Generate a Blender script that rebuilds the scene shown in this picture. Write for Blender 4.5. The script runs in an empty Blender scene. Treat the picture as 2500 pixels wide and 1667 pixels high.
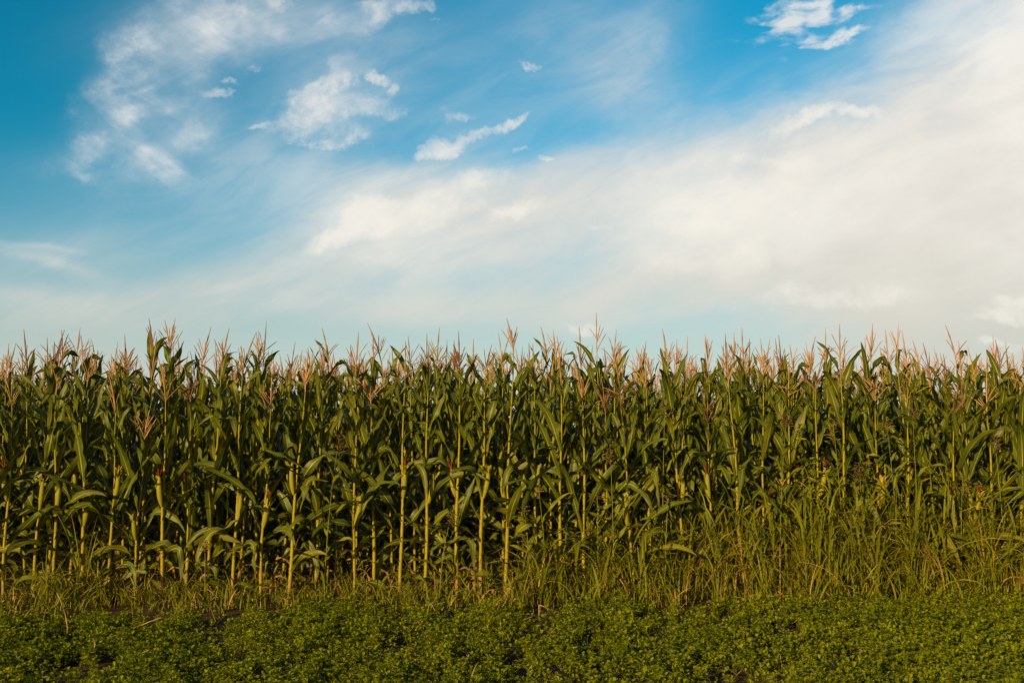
import bpy, math, random
import numpy as np
from math import pi, sin, cos, tan, radians, atan2, sqrt, exp

C = bpy.context.scene.collection
R = np.random.default_rng(7)
random.seed(7)

# ------------------------------------------------------------------ camera model
PW, PH = 2500.0, 1667.0
CAM_H, LENS = 1.30, 35.0
FPX = LENS / 36.0 * PW
PITCH = radians(5.95)


def pix_dir(px, py):
    a, b = (px - PW / 2) / FPX, (PH / 2 - py) / FPX
    return np.array([a, cos(PITCH) - b * sin(PITCH), sin(PITCH) + b * cos(PITCH)])


def row_y(x):                                   # the first row runs slightly away to the right
    return 8.74 + 0.05 * x


def on_row(px, py, dy=0.0):
    """point of the upright plane through the first row (moved back by dy) seen at a photo pixel"""
    d = pix_dir(px, py)
    t = (8.74 + dy) / (d[1] - 0.05 * d[0])
    return np.array([d[0] * t, d[1] * t, CAM_H + d[2] * t])


def on_ground(px, py, z=0.0):
    d = pix_dir(px, py)
    t = (z - CAM_H) / d[2]
    return np.array([d[0] * t, d[1] * t, z])


# ------------------------------------------------------------------ node helpers
def new_mat(name):
    m = bpy.data.materials.new(name)
    m.use_nodes = True
    m.node_tree.nodes.clear()
    return m


class NT:
    def __init__(self, tree):
        self.t = tree

    def n(self, kind, **kw):
        x = self.t.nodes.new(kind)
        for k, v in kw.items():
            if k == 'ins':
                for kk, vv in v.items():
                    self.set(x.inputs[kk], vv)
            else:
                setattr(x, k, v)
        return x

    def set(self, sock, v):
        if hasattr(v, 'is_output') or isinstance(v, bpy.types.NodeSocket):
            self.t.links.new(v, sock)
        else:
            sock.default_value = v

    def m(self, op, a, b=0.0, c=None, clamp=False):
        x = self.t.nodes.new('ShaderNodeMath')
        x.operation = op
        x.use_clamp = clamp
        self.set(x.inputs[0], a)
        self.set(x.inputs[1], b)
        if c is not None:
            self.set(x.inputs[2], c)
        return x.outputs[0]

    def mix(self, f, a, b, mode='MIX'):
        x = self.t.nodes.new('ShaderNodeMix')
        x.data_type = 'RGBA'
        x.blend_type = mode
        self.set(x.inputs[0], f)
        for i, v in ((6, a), (7, b)):
            if isinstance(v, tuple):
                v = (*v, 1.0) if len(v) == 3 else v
            self.set(x.inputs[i], v)
        return x.outputs[2]

    def noise(self, vec, scale, detail=4, rough=0.55, dist=0.0, dims='3D'):
        x = self.t.nodes.new('ShaderNodeTexNoise')
        x.noise_dimensions = dims
        self.t.links.new(vec, x.inputs['Vector'])
        x.inputs['Scale'].default_value = scale
        x.inputs['Detail'].default_value = detail
        x.inputs['Roughness'].default_value = rough
        x.inputs['Distortion'].default_value = dist
        return x.outputs[0]

    def ss(self, v, lo, hi, a=0.0, b=1.0):
        x = self.t.nodes.new('ShaderNodeMapRange')
        x.interpolation_type = 'SMOOTHSTEP'
        self.set(x.inputs[0], v)
        for i, k in zip((1, 2, 3, 4), (lo, hi, a, b)):
            self.set(x.inputs[i], k)
        return x.outputs[0]


# ------------------------------------------------------------------ materials
def luv(nt):
    a = nt.n('ShaderNodeAttribute', attribute_name='luv')
    s = nt.n('ShaderNodeSeparateXYZ')
    nt.t.links.new(a.outputs['Vector'], s.inputs[0])
    return a.outputs['Vector'], s.outputs[0], s.outputs[1], s.outputs[2]


def leaf_out(nt, col, rough=0.5, spec=0.25, transl=0.3, bump=None, tcol=None):
    p = nt.n('ShaderNodeBsdfPrincipled')
    nt.set(p.inputs['Base Color'], col)
    p.inputs['Roughness'].default_value = rough
    p.inputs['Specular IOR Level'].default_value = spec
    if bump is not None:
        b = nt.n('ShaderNodeBump')
        b.inputs['Strength'].default_value = 0.35
        b.inputs['Distance'].default_value = 0.004
        nt.set(b.inputs['Height'], bump)
        nt.t.links.new(b.outputs[0], p.inputs['Normal'])
    out = nt.n('ShaderNodeOutputMaterial')
    if transl:
        t = nt.n('ShaderNodeBsdfTranslucent')
        nt.set(t.inputs[0], tcol if tcol is not None else col)
        mx = nt.n('ShaderNodeMixShader')
        mx.inputs[0].default_value = transl
        nt.t.links.new(p.outputs[0], mx.inputs[1])
        nt.t.links.new(t.outputs[0], mx.inputs[2])
        nt.t.links.new(mx.outputs[0], out.inputs[0])
    else:
        nt.t.links.new(p.outputs[0], out.inputs[0])


def mat_corn_leaf():
    m = new_mat('corn_leaf')
    nt = NT(m.node_tree)
    vec, u, v, r = luv(nt)
    st = nt.n('ShaderNodeCombineXYZ', ins={0: nt.m('MULTIPLY', u, 9.0), 1: nt.m('MULTIPLY', v, 1.6), 2: nt.m('MULTIPLY', r, 31.0)})
    veins = nt.noise(st.outputs[0], 1.3, 3, 0.6)
    big = nt.n('ShaderNodeCombineXYZ', ins={0: u, 1: nt.m('MULTIPLY', v, 3.0), 2: nt.m('MULTIPLY', r, 57.0)})
    blot = nt.noise(big.outputs[0], 1.2, 3, 0.6)
    green = nt.mix(nt.ss(veins, 0.28, 0.72), LEAF_A, LEAF_B)
    green = nt.mix(nt.ss(r, 0.45, 1.0, 0.0, 0.65), green, LEAF_C)
    rib = nt.m('SUBTRACT', 1.0, nt.ss(nt.m('ABSOLUTE', u), 0.03, 0.15))
    rib = nt.m('MULTIPLY', rib, nt.ss(v, 0.2, 0.95, 0.75, 0.15))
    col = nt.mix(rib, green, (0.42, 0.38, 0.10))
    # dry tip and margin blotches
    dry = nt.ss(nt.m('ADD', nt.m('MULTIPLY', v, 0.75), nt.m('MULTIPLY', blot, 0.55)), 0.98, 1.14)
    dry = nt.m('MULTIPLY', dry, nt.ss(r, 0.35, 0.6))
    col = nt.mix(dry, col, (0.27, 0.16, 0.06))
    leaf_out(nt, col, 0.42, 0.24, 0.12, bump=veins, tcol=nt.mix(0.5, col, (0.17, 0.15, 0.008)))
    return m


LEAF_A, LEAF_B, LEAF_C = (0.019, 0.035, 0.003), (0.098, 0.122, 0.008), (0.165, 0.158, 0.011)


def mat_dead(name, a, b):
    m = new_mat(name)
    nt = NT(m.node_tree)
    vec, u, v, r = luv(nt)
    st = nt.n('ShaderNodeCombineXYZ', ins={0: nt.m('MULTIPLY', u, 5.0), 1: nt.m('MULTIPLY', v, 4.0), 2: nt.m('MULTIPLY', r, 31.0)})
    f = nt.noise(st.outputs[0], 1.5, 4, 0.65)
    leaf_out(nt, nt.mix(f, a, b), 0.75, 0.15, 0.2, bump=f)
    return m


def mat_stalk():
    m = new_mat('corn_stalk')
    nt = NT(m.node_tree)
    vec, u, v, r = luv(nt)                       # v: height above the soil in metres
    st = nt.n('ShaderNodeCombineXYZ', ins={0: nt.m('MULTIPLY', u, 4.0), 1: nt.m('MULTIPLY', v, 3.0), 2: nt.m('MULTIPLY', r, 40.0)})
    f = nt.noise(st.outputs[0], 2.0, 4, 0.6)
    col = nt.mix(f, (0.150, 0.142, 0.008), (0.35, 0.265, 0.020))
    col = nt.mix(nt.ss(v, 0.9, 1.9, 0.0, 0.55), col, (0.13, 0.155, 0.02))
    blot = nt.noise(st.outputs[0], 5.0, 3, 0.6)
    base = nt.m('ADD', nt.m('MULTIPLY', v, -1.4), nt.m('ADD', blot, nt.m('MULTIPLY', r, 0.25)))
    col = nt.mix(nt.ss(base, 0.30, 0.62, 0.0, 0.85), col, (0.24, 0.125, 0.05))
    stain_shade = nt.noise(st.outputs[0], 3.4, 5, 0.7)
    col = nt.mix(nt.ss(stain_shade, 0.56, 0.70, 0.0, 0.6), col, (0.115, 0.085, 0.022))  # brown stains, also painted in for the shadows of the sheaths
    leaf_out(nt, col, 0.5, 0.2, 0.0, bump=f)
    return m


def mat_simple(name, a, b, rough=0.7, transl=0.0, scale=40.0, spec=0.2):
    m = new_mat(name)
    nt = NT(m.node_tree)
    vec, u, v, r = luv(nt)
    tc = nt.n('ShaderNodeTexCoord')
    off = nt.n('ShaderNodeVectorMath', operation='ADD')
    nt.t.links.new(tc.outputs['Object'], off.inputs[0])
    nt.t.links.new(vec, off.inputs[1])
    f = nt.noise(off.outputs[0], scale, 3, 0.6)
    g = nt.m('ADD', nt.m('MULTIPLY', f, 0.6), nt.m('MULTIPLY', r, 0.45), clamp=True)
    leaf_out(nt, nt.mix(g, a, b), rough, spec, transl)
    return m


def mat_grass():
    m = new_mat('verge_grass')
    nt = NT(m.node_tree)
    vec, u, v, r = luv(nt)
    st = nt.n('ShaderNodeCombineXYZ', ins={0: nt.m('MULTIPLY', u, 3.0), 1: nt.m('MULTIPLY', v, 2.0), 2: nt.m('MULTIPLY', r, 61.0)})
    f = nt.noise(st.outputs[0], 1.5, 3, 0.6)
    col = nt.mix(f, (0.066, 0.092, 0.005), (0.215, 0.210, 0.012))
    tip = nt.m('MULTIPLY', nt.ss(v, 0.75, 1.0), nt.ss(r, 0.35, 0.6))
    col = nt.mix(tip, col, (0.30, 0.19, 0.06))
    col = nt.mix(nt.ss(r, 0.91, 0.93), col, nt.mix(f, (0.26, 0.14, 0.04), (0.50, 0.30, 0.11)))
    leaf_out(nt, col, 0.5, 0.2, 0.2)
    return m


def mat_clover():
    m = new_mat('clover_leaf')
    nt = NT(m.node_tree)
    vec, u, v, r = luv(nt)
    geo = nt.n('ShaderNodeNewGeometry')
    patch = nt.noise(geo.outputs['Position'], 1.6, 3, 0.55)
    g = nt.m('ADD', nt.m('MULTIPLY', r, 0.75), nt.m('MULTIPLY', nt.m('SUBTRACT', patch, 0.38), 1.1), clamp=True)
    col = nt.mix(g, (0.098, 0.155, 0.007), (0.320, 0.335, 0.014))
    leaf_out(nt, col, 0.6, 0.1, 0.42)
    return m


def mat_soil():
    m = new_mat('soil')
    nt = NT(m.node_tree)
    geo = nt.n('ShaderNodeNewGeometry')
    f = nt.noise(geo.outputs['Position'], 9.0, 6, 0.65)
    g = nt.noise(geo.outputs['Position'], 60.0, 4, 0.6)
    col = nt.mix(f, (0.035, 0.025, 0.015), (0.100, 0.068, 0.040))
    p = nt.n('ShaderNodeBsdfPrincipled')
    nt.set(p.inputs['Base Color'], col)
    p.inputs['Roughness'].default_value = 0.95
    p.inputs['Specular IOR Level'].default_value = 0.1
    b = nt.n('ShaderNodeBump')
    b.inputs['Strength'].default_value = 0.8
    b.inputs['Distance'].default_value = 0.03
    nt.set(b.inputs['Height'], nt.m('ADD', f, nt.m('MULTIPLY', g, 0.4)))
    nt.t.links.new(b.outputs[0], p.inputs['Normal'])
    out = nt.n('ShaderNodeOutputMaterial')
    nt.t.links.new(p.outputs[0], out.inputs[0])
    return m


M = {
    'leaf': mat_corn_leaf(),
    'dead': mat_dead('dry_corn_leaf', (0.16, 0.09, 0.035), (0.38, 0.24, 0.10)),
    'stalk': mat_stalk(),
    'tassel': mat_simple('tassel', (0.25, 0.135, 0.072), (0.52, 0.32, 0.19), 0.75, 0.15),
    'tassel_dark': mat_simple('dark_tassel', (0.12, 0.065, 0.035), (0.30, 0.16, 0.085), 0.8, 0.1),  # darker brown colouring for some of the tassels
    'tassel_green': mat_simple('young_tassel', (0.22, 0.15, 0.04), (0.42, 0.29, 0.09), 0.75, 0.15),
    'husk': mat_simple('husk', (0.125, 0.135, 0.009), (0.26, 0.225, 0.018), 0.6, 0.0, 25.0),
    'silk_red': mat_simple('red_brown_silk', (0.10, 0.022, 0.010), (0.22, 0.060, 0.026), 0.7, 0.1),
    'silk_yellow': mat_simple('yellow_silk', (0.32, 0.20, 0.03), (0.48, 0.32, 0.07), 0.7, 0.15),
    'grass': mat_grass(),
    'stem': mat_simple('grass_stem', (0.085, 0.11, 0.014), (0.18, 0.18, 0.03), 0.6, 0.0),
    'panicle': mat_simple('grass_panicle', (0.12, 0.10, 0.025), (0.24, 0.17, 0.06), 0.75, 0.15),
    'panicle_dark': mat_simple('ripe_grass_panicle', (0.06, 0.035, 0.022), (0.15, 0.085, 0.05), 0.75, 0.1),
    'straw': mat_dead('straw', (0.28, 0.17, 0.085), (0.52, 0.36, 0.20)),
    'clover': mat_clover(),
    'soil': mat_soil(),
}


# ------------------------------------------------------------------ geometry helpers (numpy, quads only)
class Geo:
    def __init__(self):
        self.v, self.f, self.l, self.mi, self.n = [], [], [], [], 0

    def add(self, v, f, l, mi=0):
        v = np.asarray(v, float).reshape(-1, 3)
        f = np.asarray(f, int).reshape(-1, 4)
        self.v.append(v)
        self.f.append(f + self.n)
        self.l.append(np.asarray(l, float).reshape(-1, 3))
        self.mi.append(np.full(len(f), mi))
        self.n += len(v)

    def geo(self, g, mat4=None, mi=None):
        v, f, l, m = g.arrays()
        if mat4 is not None:
            v = v @ mat4[:3, :3].T + mat4[:3, 3]
        self.v.append(v)
        self.f.append(f + self.n)
        self.l.append(l)
        self.mi.append(m if mi is None else np.full(len(f), mi))
        self.n += len(v)

    def arrays(self):
        return np.concatenate(self.v), np.concatenate(self.f), np.concatenate(self.l), np.concatenate(self.mi)

    def mesh(self, name, mats, smooth=True):
        v, f, l, mi = self.arrays()
        me = bpy.data.meshes.new(name)
        me.vertices.add(len(v))
        me.vertices.foreach_set('co', v.astype(np.float32).ravel())
        me.loops.add(len(f) * 4)
        me.loops.foreach_set('vertex_index', f.astype(np.int32).ravel())
        me.polygons.add(len(f))
        me.polygons.foreach_set('loop_start', np.arange(0, len(f) * 4, 4, dtype=np.int32))
        if smooth:
            me.polygons.foreach_set('use_smooth', np.ones(len(f), bool))
        for mm in mats:
            me.materials.append(mm)
        if len(mats) > 1:
            me.polygons.foreach_set('material_index', mi.astype(np.int32))
        at = me.attributes.new('luv', 'FLOAT_VECTOR', 'POINT')
        at.data.foreach_set('vector', l.astype(np.float32).ravel())
        me.update(calc_edges=True)
        return me


def link(name, me, parent=None):
    o = bpy.data.objects.new(name, me)
    C.objects.link(o)
    if parent is not None:
        o.parent = parent
    return o


def tag(o, label=None, cat=None, group=None, kind=None):
    for k, x in (('label', label), ('category', cat), ('group', group), ('kind', kind)):
        if x:
            o[k] = x
    return o


def empty(name, loc, rz=0.0):
    o = bpy.data.objects.new(name, None)
    C.objects.link(o)
    o.empty_display_size = 0.05
    o.location = [float(k) for k in loc]
    o.rotation_euler = (0, 0, rz)
    return o


def sm(x):
    x = np.clip(x, 0, 1)
    return x * x * (3 - 2 * x)


def grid_faces(n, c, wrap=False):
    i = np.arange(n - 1)[:, None]
    j = np.arange(c if wrap else c - 1)[None, :]
    k = (j + 1) % c
    a, b, d, e = i * c + j, i * c + k, (i + 1) * c + k, (i + 1) * c + j
    return np.stack([a + 0 * b, b, d, e], -1).reshape(-1, 4)


def tube(g, pts, rad, sides=6, rnd=0.5, vv=None, mi=0):
    pts = np.asarray(pts, float)
    n = len(pts)
    t = np.gradient(pts, axis=0)
    t /= np.linalg.norm(t, axis=1)[:, None] + 1e-9
    ref = np.array([1.0, 0, 0]) if abs(t[0][0]) < 0.8 else np.array([0, 1.0, 0])
    s = np.cross(t, ref)
    s /= np.linalg.norm(s, axis=1)[:, None] + 1e-9
    b = np.cross(t, s)
    a = np.linspace(0, 2 * pi, sides, endpoint=False)
    rad = np.asarray(rad, float) * np.ones(n)
    v = pts[:, None] + rad[:, None, None] * (np.cos(a)[None, :, None] * s[:, None] + np.sin(a)[None, :, None] * b[:, None])
    vv = np.linspace(0, 1, n) if vv is None else np.asarray(vv)
    l = np.stack([np.broadcast_to(a / pi - 1, (n, sides)), np.broadcast_to(vv[:, None], (n, sides)), np.full((n, sides), rnd)], -1)
    g.add(v, grid_faces(n, sides, True), l, mi)


def strip(g, pts, az, elev, roll, width, fold, rnd, wave=0.0, waves=3.0, cols=5, mi=0):
    n = len(pts)
    tan_ = np.stack([np.cos(elev) * np.cos(az), np.cos(elev) * np.sin(az), np.sin(elev)], -1)
    side = np.stack([-np.sin(az), np.cos(az), 0 * az], -1)
    nor = np.cross(tan_, side)
    cr, sr = np.cos(roll)[:, None], np.sin(roll)[:, None]
    side, nor = side * cr + nor * sr, nor * cr - side * sr
    s = np.linspace(0, 1, n)
    c = np.linspace(-1, 1, cols)
    ph = R.uniform(0, 6.28)
    w = width[:, None, None] / 2
    fold = np.asarray(fold) * np.ones(n)
    v = (pts[:, None] + side[:, None] * c[None, :, None] * w * np.cos(fold)[:, None, None]
         + nor[:, None] * np.abs(c)[None, :, None] * w * np.sin(fold)[:, None, None])
    if wave:
        wv = wave * np.sin(2 * pi * waves * s[:, None] + ph + np.where(c > 0, 1.9, 0)[None, :]) * (c ** 2)[None, :] * sm(width / width.max() * 1.3)[:, None]
        v = v + nor[:, None] * wv[:, :, None]
    l = np.stack([np.broadcast_to(c[None, :], (n, cols)), np.broadcast_to(s[:, None], (n, cols)), np.full((n, cols), rnd)], -1)
    g.add(v, grid_faces(n, cols), l, mi)


def corn_leaf(g, base, az, L, W, e0, droop, p=1.6, kink=None, kang=0.0, roll=0.0, drift=0.0, fold=0.35, rnd=0.4, n=12, cols=5, mi=0):
    s = np.linspace(0, 1, n)
    elev = e0 - droop * s ** p
    if kink is not None:
        elev = elev - kang * sm((s - kink) / 0.12 + 0.5)
    elev = np.clip(elev, -1.5, 1.5)
    azs = az + drift * s + 0.12 * np.sin(5 * s + rnd * 20)
    d = np.stack([np.cos(elev) * np.cos(azs), np.cos(elev) * np.sin(azs), np.sin(elev)], -1) * (L / (n - 1))
    pts = np.concatenate([[base], base + np.cumsum(d[:-1], 0)])
    w = W * (0.42 + 0.58 * sm(s / 0.32)) * np.clip(1 - s ** 2.6, 0, 1) ** 0.85 + 0.0015
    rl = roll * sm(s * 1.4) + 0.15 * np.sin(7 * s + rnd * 11)
    fd = fold * (1 - 0.6 * s)
    strip(g, pts, azs, elev, rl, w, fd, rnd, wave=0.014, waves=L * 5.5, cols=cols, mi=mi)


# ------------------------------------------------------------------ the corn plant
def plant_spec(rng, H, ears=None, lean=(0.0, 0.0), az0=None, short_leaf=False, lod=0, spread=None, back=False):
    """all pieces of one corn plant about its own base; H is the height of the tassel tip"""
    pc = {'stalk': Geo(), 'leaf': [], 'dead': [], 'tassel': Geo(), 'ears': []}
    taslen = rng.uniform(0.30, 0.42)
    top = H - taslen
    nn = 18
    ped = rng.uniform(0.08, 0.16)                 # bare neck under the tassel
    zz = np.concatenate([[0, 0.04], np.cumsum(np.linspace(0.6, 1.25, nn)) / np.sum(np.linspace(0.6, 1.25, nn)) * (top - ped - 0.04) + 0.04])
    az0 = rng.uniform(0, 2 * pi) if az0 is None else az0
    rid = rng.random()

    def axis(z):
        k = z / top
        return np.array([lean[0] * k ** 1.3 + 0.006 * sin(9 * k + rid * 9), lean[1] * k ** 1.3 + 0.006 * cos(8 * k + rid * 5), z])

    def rad(z):
        return (0.0170 - 0.0130 * (z / top) ** 1.1) * (0.85 + 0.3 * rid) * (0.85 if lod or back else 1.0)

    # stalk with swollen nodes and the overlapping sheaths
    pts, rr, vs = [], [], []
    sheath0 = rng.uniform(0.30, 0.5)
    for i, z in enumerate(zz):
        for dz, k in ((-0.012, 1.0), (0.0, 1.16), (0.014, 1.12), (0.05, 1.05)):
            z2 = min(max(z + dz, -0.02), top - ped)
            if pts and z2 <= pts[-1][2] + 0.002:
                continue
            pts.append(axis(max(z2, 0)) if z2 >= 0 else np.array([0, 0, z2]))
            rr.append(rad(max(z2, 0)) * k * (1.0 if z > sheath0 else 0.93))
            vs.append(z2)
    for z2 in (top - ped * 0.5, top):
        pts.append(axis(z2))
        rr.append(rad(z2) * 0.9)
        vs.append(z2)
    tube(pc['stalk'], pts, rr, 7, rid, vs)
    # leaves
    for i in range(1, nn + 2):
        k = max(0, i - 2) / (nn - 1)                     # 0 at the lowest leaf, 1 at the flag leaf
        z = zz[i] if i < len(zz) else zz[-1]
        if k < 0.2 and rng.random() < 0.25:
            continue
        az = az0 + (i % 2) * pi + rng.normal(0, 0.38)
        b = axis(z) + np.array([cos(az), sin(az), 0]) * rad(z) * 0.9
        size = np.interp(k, [0, 0.15, 0.45, 0.7, 0.85, 1.0], [0.60, 0.76, 0.98, 0.92, 0.72, 0.52])
        L = rng.uniform(0.52, 0.84) * size * (0.85 if short_leaf else 1)
        W = rng.uniform(0.060, 0.098) * np.interp(k, [0, 0.3, 0.7, 1.0], [0.72, 0.95, 1.0, 0.72])
        if k < 0.20 and rng.random() < 0.5:        # withered bottom leaves hang on the stalk
            g = Geo()
            corn_leaf(g, b, az, L * 0.75, W * 0.55, rng.uniform(0.1, 0.7), rng.uniform(1.2, 2.2), 0.8, rng.uniform(0.2, 0.5), 0.6,
                      rng.normal(0, 1.2), rng.normal(0, 0.6), 0.8, rng.random(), 9, 3 if lod else 5)
            pc['dead'].append(g)
            continue
        if k > 0.62:                               # upper leaves: steep, the tip bends over
            e0 = rng.uniform(1.12, 1.40)
            droop = rng.choice([rng.uniform(0.1, 0.6), rng.uniform(0.7, 1.7)], p=[0.5, 0.5])
            p = rng.uniform(1.8, 3.2)
            kink, kang = (rng.uniform(0.5, 0.8), rng.uniform(1.2, 2.3)) if rng.random() < 0.32 else (None, 0)
        elif k > 0.3:
            e0 = rng.uniform(0.70, 1.32)
            droop = rng.uniform(0.2, 2.3)
            p = rng.uniform(1.2, 2.2)
            kink, kang = (rng.uniform(0.35, 0.65), rng.uniform(0.9, 1.9)) if rng.random() < 0.38 else (None, 0)
        else:
            e0 = rng.uniform(0.45, 1.15)
            droop = rng.uniform(0.6, 2.4)
            p = rng.uniform(1.0, 1.7)
            kink, kang = (rng.uniform(0.3, 0.6), rng.uniform(0.6, 1.5)) if rng.random() < 0.4 else (None, 0)
        g = Geo()
        corn_leaf(g, b, az, L, W, e0, droop, p, kink, kang, rng.normal(0, 1.05 if k < 0.6 else 0.75), rng.normal(0, 0.6), rng.uniform(0.15, 0.55),
                  float(np.clip(rng.beta(1.6, 2.2) + (0.25 if k < 0.3 else 0), 0, 1)), 9 if lod else 13, 3 if lod else 5)
        pc['leaf'].append(g)
    # tassel
    t0 = axis(top)
    dr_t = rng.choice([0.3, 0.5, 1.3], p=[0.5, 0.3, 0.2])
    tl = np.array([lean[0] * 0.25 + rng.normal(0, 0.045), lean[1] * 0.25 + rng.normal(0, 0.045)])
    nb = int(rng.integers(5, 14))
    sp = rng.uniform(0.22, 0.62) if spread is None else spread
    s = np.linspace(0, 1, 8)
    ax = t0 + np.stack([tl[0] * s ** 1.5, tl[1] * s ** 1.5, taslen * s], -1)
    bead = 1 + 0.35 * np.array([0, 1, -.6, 1, -.6, 1, -.4, 0])
    tube(pc['tassel'], ax, np.array([.0040, .0038, .0046, .0056, .0056, .0052, .0045, .002]) * bead, 4, rng.random())
    for j in range(nb):
        zb = rng.uniform(0.01, 0.36)
        a = rng.uniform(0, 2 * pi)
        bl = rng.uniform(0.14, 0.24) * (1 - 0.6 * zb)
        e = pi / 2 - sp * rng.uniform(0.6, 1.25)
        s = np.linspace(0, 1, 6)
        b0 = np.array([np.interp(zb, np.linspace(0, 1, 8), ax[:, q]) for q in range(3)])
        ee = e - rng.uniform(-0.1, dr_t) * s
        d = np.stack([np.cos(ee) * cos(a), np.cos(ee) * sin(a), np.sin(ee)], -1) * bl / 5
        q = np.concatenate([[b0], b0 + np.cumsum(d[:-1], 0)])
        tube(pc['tassel'], q, [.002, .003, .0042, .0034, .0040, .0016], 3 if lod else 4, rng.random())
    # ears
    for e in (ears or []):
        z, az, tilt, ln, silk = e
        h, sk = Geo(), Geo()
        d = np.array([sin(tilt) * cos(az), sin(tilt) * sin(az), cos(tilt)])
        b0 = axis(z) + np.array([cos(az), sin(az), 0]) * 0.012
        s = np.linspace(0, 1, 9)
        ctr = b0 + d * (s * ln)[:, None] + np.array([cos(az), sin(az), 0]) * (0.012 * np.sin(pi * s))[:, None]
        prof = np.array([.45, .75, .95, 1.0, 1.0, .95, .84, .64, .36]) * rng.uniform(0.021, 0.026)
        tube(h, ctr, prof, 9, rng.random())
        for q in range(3):                         # husk tips that stand off
            a2 = az + rng.normal(0, 1.5)
            corn_leaf(h, ctr[6] + 0.018 * np.array([cos(a2), sin(a2), 0]), a2, 0.10, 0.022, 1.3 - tilt * 0.5, rng.uniform(0.2, 1.3), 1.5,
                      rnd=rng.random(), n=6, cols=3)
        tip = ctr[-1]
        if silk:
            for q in range(26):
                a2, sp2 = rng.uniform(0, 2 * pi), rng.uniform(0.0, 0.42)
                dd = d * cos(sp2) + sin(sp2) * np.array([cos(a2), sin(a2), 0.1])
                s5 = np.linspace(0, 1, 5)
                ll = rng.uniform(0.06, 0.105)
                q5 = tip - d * 0.012 + dd * (s5 * ll)[:, None] + np.array([0, 0, -1]) * (0.022 * s5 ** 2.4)[:, None]
                tube(sk, q5, [.006, .006, .0055, .0045, .002], 3, rng.random())
        pc['ears'].append((h, sk if silk else None, silk))
    return pc


def build_plant(pc, loc, rz, split, tas='tassel'):
    root = empty('corn_plant', loc, rz)
    link('stalk', pc['stalk'].mesh('stalk', [M['stalk']]), root)
    if split:
        for g in pc['leaf']:
            link('leaf', g.mesh('leaf', [M['leaf']]), root)
        for g in pc['dead']:
            tag(link('leaf', g.mesh('withered_leaf', [M['dead']]), root), 'withered tan leaf hanging on the stalk')
    else:
        f = Geo()
        for g in pc['leaf']:
            f.geo(g, mi=0)
        for g in pc['dead']:
            f.geo(g, mi=1)
        link('foliage', f.mesh('foliage', [M['leaf'], M['dead']]), root)
    link('tassel', pc['tassel'].mesh('tassel', [M[tas]]), root)
    for h, sk, silk in pc['ears']:
        o = link('ear', h.mesh('ear', [M['husk']]), root)
        if sk:
            link('silk', sk.mesh('silk', [M['silk_' + silk]]), o)
    return root


def copy_tree(o, parent=None):
    c = o.copy()
    C.objects.link(c)
    if parent is not None:
        c.parent = parent
    for ch in kids.get(o.name, ()):
        copy_tree(ch, c)
    return c


kids = {}


def remember(o, depth=0):
    ks = [k for k in o.children]
    kids[o.name] = ks
    for k in ks:
        remember(k)


ORD = ('first second third fourth fifth sixth seventh eighth ninth tenth eleventh twelfth thirteenth fourteenth fifteenth sixteenth '
       'seventeenth eighteenth nineteenth twentieth twenty-first twenty-second twenty-third twenty-fourth twenty-fifth').split()
GROUP = 'corn plants standing in the field'

# first row, read off the photo: x at mid height, x at the base, y of the tassel tip, ears (y of the silk, side, silk), tassel spread
FRONT = [
    (-34, -38, 880, [], None), (38, 22, 905, [(1128, -1, 'red')], .5), (97, 95, 806, [(1150, 1, 'red')], .45), (150, 146, 860, [(1165, 1, 'red')], .35),
    (205, 212, 850, [(1200, 1, '')], .4), (270, 279, 914, [(1140, 1, 'yellow')], .35), (346, 338, 985, [(1240, -1, '')], .5), (413, 404, 868, [(1148, -1, 'red')], .6),
    (461, 464, 890, [(1158, -1, 'red')], .4), (522, 515, 800, [], .5), (583, 578, 812, [(1185, 1, '')], .4), (655, 642, 892, [(1200, 1, 'red')], .55),
    (722, 712, 860, [(1115, -1, '')], .35), (776, 776, 840, [(1142, -1, 'red')], .35), (866, 868, 812, [(1195, 1, '')], .4), (921, 917, 906, [], .8),
    (983, 981, 828, [(1122, 1, 'red')], .9), (1037, 1042, 840, [(1142, 1, '')], .6), (1117, 1115, 808, [(1130, -1, 'red')], .45), (1170, 1174, 838, [(1122, 1, '')], .6),
    (1240, 1234, 778, [(1150, -1, '')], .45), (1309, 1308, 838, [(1120, 1, '')], .8), (1372, 1366, 820, [], .4), (1428, 1424, 905, [], .3),
    (1483, 1478, 912, [(1130, -1, 'red')], .45), (1544, 1543, 889, [(1200, -1, '')], .8), (1582, 1586, 860, [(1128, 1, 'red')], .5), (1660, 1668, 800, [(1150, 1, '')], .35),
    (1740, 1733, 930, [(1140, -1, 'red')], .95), (1802, 1806, 838, [], .4), (1860, 1858, 822, [(1195, 1, 'red')], .4), (1918, 1913, 880, [(1170, -1, 'yellow')], 1.0),
    (1990, 1992, 850, [(1125, 1, 'red')], .4), (2056, 2060, 792, [], .45), (2138, 2141, 886, [(1162, 1, 'yellow')], .6), (2212, 2206, 900, [], .8),
    (2268, 2270, 846, [], .5), (2328, 2325, 936, [(1190, -1, 'red')], .7), (2368, 2374, 915, [(1185, 1, 'red')], .95), (2424, 2420, 905, [], .7),
    (2478, 2480, 860, [], .5), (2540, 2538, 870, [], None),
]


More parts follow.
